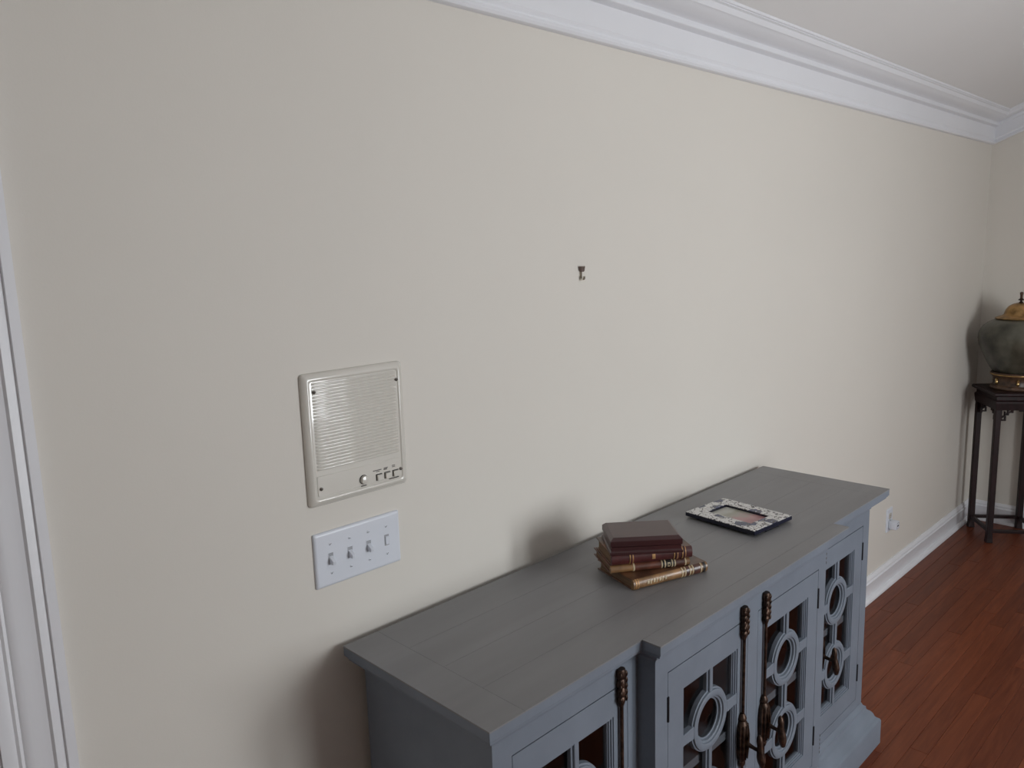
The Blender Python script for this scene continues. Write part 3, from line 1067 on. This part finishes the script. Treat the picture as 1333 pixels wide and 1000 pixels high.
# ------------------------------------------------------------------ wall outlet and adapter
ox, oz = 3.283, .332
ol = tag(empty('wall_outlet', (ox, 0, oz - .0585)), 'white duplex wall outlet above the baseboard right of the sideboard', 'outlet')
loft(MB(), [(rrect(-.035, .035, 0, .117, .003), 0), (rrect(-.035, .035, 0, .117, .003), -.003), (rrect(-.0325, .0325, .0025, .1145, .003), -.0058), (rrect(-.030, .030, .005, .112, .003), -.0062)]).build('cover_plate', 'white_plastic', ol, smooth=True)
for z in (.038, .079):
    f_ = loft(MB(), [(rrect(-.0165, .0165, z - .0145, z + .0145, .008), -.005), (rrect(-.0165, .0165, z - .0145, z + .0145, .008), -.0078)]).build('socket_face', 'ivory', ol)
    for s, hh in ((-1, .0042), (1, .0034)):
        MB().box(s * .0064 - .0011, s * .0064 + .0011, -.0082, -.0070, z + .002 - hh, z + .002 + hh).build('socket_slot', 'slot_and_shade', f_)
    MB().lathe([(.0024, 0), (.0024, -.0004)], (0, -.0079, z - .0085), 10, 'y').build('socket_slot', 'slot_and_shade', f_)
MB().lathe([(.003, .001), (.003, -.0008), (.0004, -.0016)], (0, -.0062, .0585), 12, 'y').build('screw', 'screw', ol, smooth=True)
ad = tag(empty('plug_adapter', (ox, -.0078, oz - .0585 + .038)), 'small white cube plug adapter in the lower outlet socket', 'adapter')
loft(MB(), [(rrect(-.019, .019, -.019, .019, .004), -.0002), (rrect(-.020, .020, -.020, .020, .004), -.004), (rrect(-.020, .020, -.020, .020, .004), -.034), (rrect(-.018, .018, -.018, .018, .004), -.037)]).build('adapter_body', 'white_plastic', ad, smooth=True)
MB().box(-.008, .008, -.0376, -.0365, -.004, .003).build('usb_port', 'slot_and_shade', ad)
MB().rframe(-.0145, .0145, -.0145, .0145, .0012, -.0373, -.0362).build('face_groove', 'screw', ad)
for s in (-1, 1):
    MB().box(s * .0064 - .0007, s * .0064 + .0007, -.0005, .006, -.002, .006).build('prong', 'screw', ad)

# ------------------------------------------------------------------ picture hook on the wall
hk = tag(empty('picture_hook', (.996, 0, 1.5955)), 'small metal picture hook nailed to the bare cream wall', 'hook')
MB().prism([(-.0092, .0355), (.0092, .0355), (.0060, .0235), (.0036, .0215), (-.0036, .0215), (-.0060, .0235)], -.0095, -.0005, 'y').build('nail_guide', 'hook_guide', hk, bevel=.0008, seg=1)
hp = MB()
hp.box(-.0040, .0040, -.0022, -.0004, .008, .0250)
prev = None
pts = [(-.0013, .009)]
for k in range(11):
    a = PI * k / 10
    pts.append((-.0063 + .005 * math.cos(a), .0052 - .005 * math.sin(a)))
pts.append((-.0122, .0098))
vs_, fs_ = [], []
for k, (yy, z) in enumerate(pts):
    q0 = Vector(pts[max(k - 1, 0)])
    q1 = Vector(pts[min(k + 1, len(pts) - 1)])
    t = (q1 - q0).normalized()
    nn = Vector((-t.y, t.x)) * .0009
    for s in (-1, 1):
        for xx in (-.0040, .0040):
            vs_.append((xx, yy + s * nn.x, z + s * nn.y))
for k in range(len(pts) - 1):
    b0, b1 = 4 * k, 4 * k + 4
    fs_ += [(b0, b0 + 1, b1 + 1, b1), (b0 + 2, b1 + 2, b1 + 3, b0 + 3), (b0, b1, b1 + 2, b0 + 2), (b0 + 1, b0 + 3, b1 + 3, b1 + 1)]
fs_ += [(0, 2, 3, 1), (4 * len(pts) - 4, 4 * len(pts) - 3, 4 * len(pts) - 1, 4 * len(pts) - 2)]
hp.add(vs_, fs_)
hp.build('hook_strip', 'nickel', hk)
MB().tube([(0, -.0135, .0365), (0, -.004, .0305), (0, .004, .0265)], .0009, 8).build('nail', 'nickel', hk)

# ------------------------------------------------------------------ plant stand in the corner
TH = math.radians(35)
SS = .256
A = Vector((4.214, -.212))
u1 = Vector((math.cos(TH), math.sin(TH)))
u2 = Vector((math.sin(TH), -math.cos(TH)))
Cn = A + (u1 + u2) * SS / 2
ps = tag(empty('plant_stand', (Cn.x, Cn.y, 0), TH), 'tall square dark rosewood plant stand with carved fret brackets in the corner', 'plant stand')
hs = SS / 2
lt = .0145
ZT = .850
for sx_ in (-1, 1):
    for sy_ in (-1, 1):
        MB().stack([(sx_ * hs - .017, sx_ * hs + .017, sy_ * hs - .017, sy_ * hs + .017, 0), (sx_ * hs - .015, sx_ * hs + .015, sy_ * hs - .015, sy_ * hs + .015, .03), (sx_ * hs - lt, sx_ * hs + lt, sy_ * hs - lt, sy_ * hs + lt, .2), (sx_ * hs - lt, sx_ * hs + lt, sy_ * hs - lt, sy_ * hs + lt, .79)]).build('leg', 'rosewood', ps, bevel=.002)
q = hs + .032
MB().stack([(-q + .006, q - .006, -q + .006, q - .006, ZT - .022), (-q, q, -q, q, ZT - .016), (-q, q, -q, q, ZT - .006), (-q + .003, q - .003, -q + .003, q - .003, ZT - .002), (-q + .008, q - .008, -q + .008, q - .008, ZT)]).build('stand_top', 'rosewood', ps, bevel=.001, seg=1)
q = hs + .012
MB().stack([(-q, q, -q, q, ZT - .045), (-q, q, -q, q, ZT - .020)]).build('waist', 'rosewood', ps)
q = hs + .020
MB().stack([(-q + .004, q - .004, -q + .004, q - .004, ZT - .098), (-q, q, -q, q, ZT - .060), (-q, q, -q, q, ZT - .050), (-q + .008, q - .008, -q + .008, q - .008, ZT - .043)]).build('apron', 'rosewood', ps, bevel=.001, seg=1)
for k in range(4):
    an = k * PI / 2
    ca, sa = math.cos(an), math.sin(an)

    def rot(mb):
        mb.v = [(v[0] * ca - v[1] * sa, v[0] * sa + v[1] * ca, v[2]) for v in mb.v]
        return mb
    # stretcher near the floor on this side
    rot(MB().box(-hs + lt, hs - lt, -hs - .010, -hs + .010, .056, .074)).build('stretcher', 'rosewood', ps, bevel=.002)
    # carved fret brackets below the apron
    for s in (-1, 1):
        x0 = s * (hs - lt)
        zt = ZT - .097
        m = MB()

        def bar(xa, xb, za, zb_):
            m.box(min(x0 - s * xa, x0 - s * xb), max(x0 - s * xa, x0 - s * xb), -hs - .006, -hs + .006, zt - zb_, zt - za)
        bar(-.002, .006, 0, .062)
        bar(0, .026, .054, .061)
        bar(.020, .027, .036, .061)
        bar(.010, .027, .034, .041)
        bar(.033, .040, -.002, .030)
        bar(.018, .040, .023, .030)
        bar(.018, .025, .010, .030)
        bar(.040, .062, .010, .017)
        bar(.055, .062, -.002, .017)
        m.tube([(x0, -hs, zt - .05), (x0 - s * .024, -hs, zt - .028), (x0 - s * .060, -hs, zt - .004)], .0045, 6)
        rot(m).build('fret_bracket', 'rosewood', ps)

# ------------------------------------------------------------------ lidded jar on the stand
jr = tag(empty('lidded_jar', (Cn.x, Cn.y, ZT)), 'large round green bronze jar with brass domed lid on the plant stand', 'jar')
MB().lathe([(.0005, .0), (.118, .0), (.122, .006), (.118, .016), (.108, .022), (.104, .040), (.106, .060), (.114, .070), (.120, .076), (.121, .086), (.116, .092), (.0005, .092)], (0, 0, 0), 40).build('base', 'jarbase', jr, smooth=True)
bs = MB()
for k in range(6):
    a = 2 * PI * k / 6 + .35
    bs.lathe([(.0004, -.020), (.006, -.016), (.009, -.008), (.006, -.002), (.008, .006), (.009, .012), (.004, .018), (.0004, .020)], (.108 * math.cos(a), .108 * math.sin(a), .044), 10)
bs.build('brass_mounts', 'bright_brass', jr, smooth=True)
MB().ring([(.117, .078), (.1225, .078), (.1235, .081), (.1225, .084), (.117, .084)], (0, 0, 0), 40, 'z').build('brass_rim', 'brass', jr, smooth=True)
J = [(.0005, .092), (.104, .092), (.113, .096), (.128, .118), (.148, .154), (.170, .200), (.186, .240), (.1935, .275), (.192, .300), (.184, .325), (.168, .348), (.146, .366), (.122, .378), (.108, .383), (.104, .386), (.0005, .387)]
MB().lathe(J, (0, 0, 0), 56).build('jar_body', 'jar', jr, smooth=True)
Ld = [(.0005, .384), (.116, .384), (.118, .388), (.108, .394), (.088, .400), (.077, .408), (.074, .420), (.068, .436), (.056, .452), (.038, .464), (.018, .470), (.0005, .471)]
lid = MB().lathe(Ld, (0, 0, 0), 48).build('lid', 'brass', jr, smooth=True)
Fn = [(.0005, .468), (.010, .469), (.011, .473), (.006, .477), (.005, .482), (.014, .485), (.015, .488), (.008, .492), (.006, .498), (.0065, .510), (.0085, .520), (.0085, .526), (.0004, .530)]
MB().lathe(Fn, (0, 0, 0), 20).build('finial', 'bronze', lid, smooth=True)
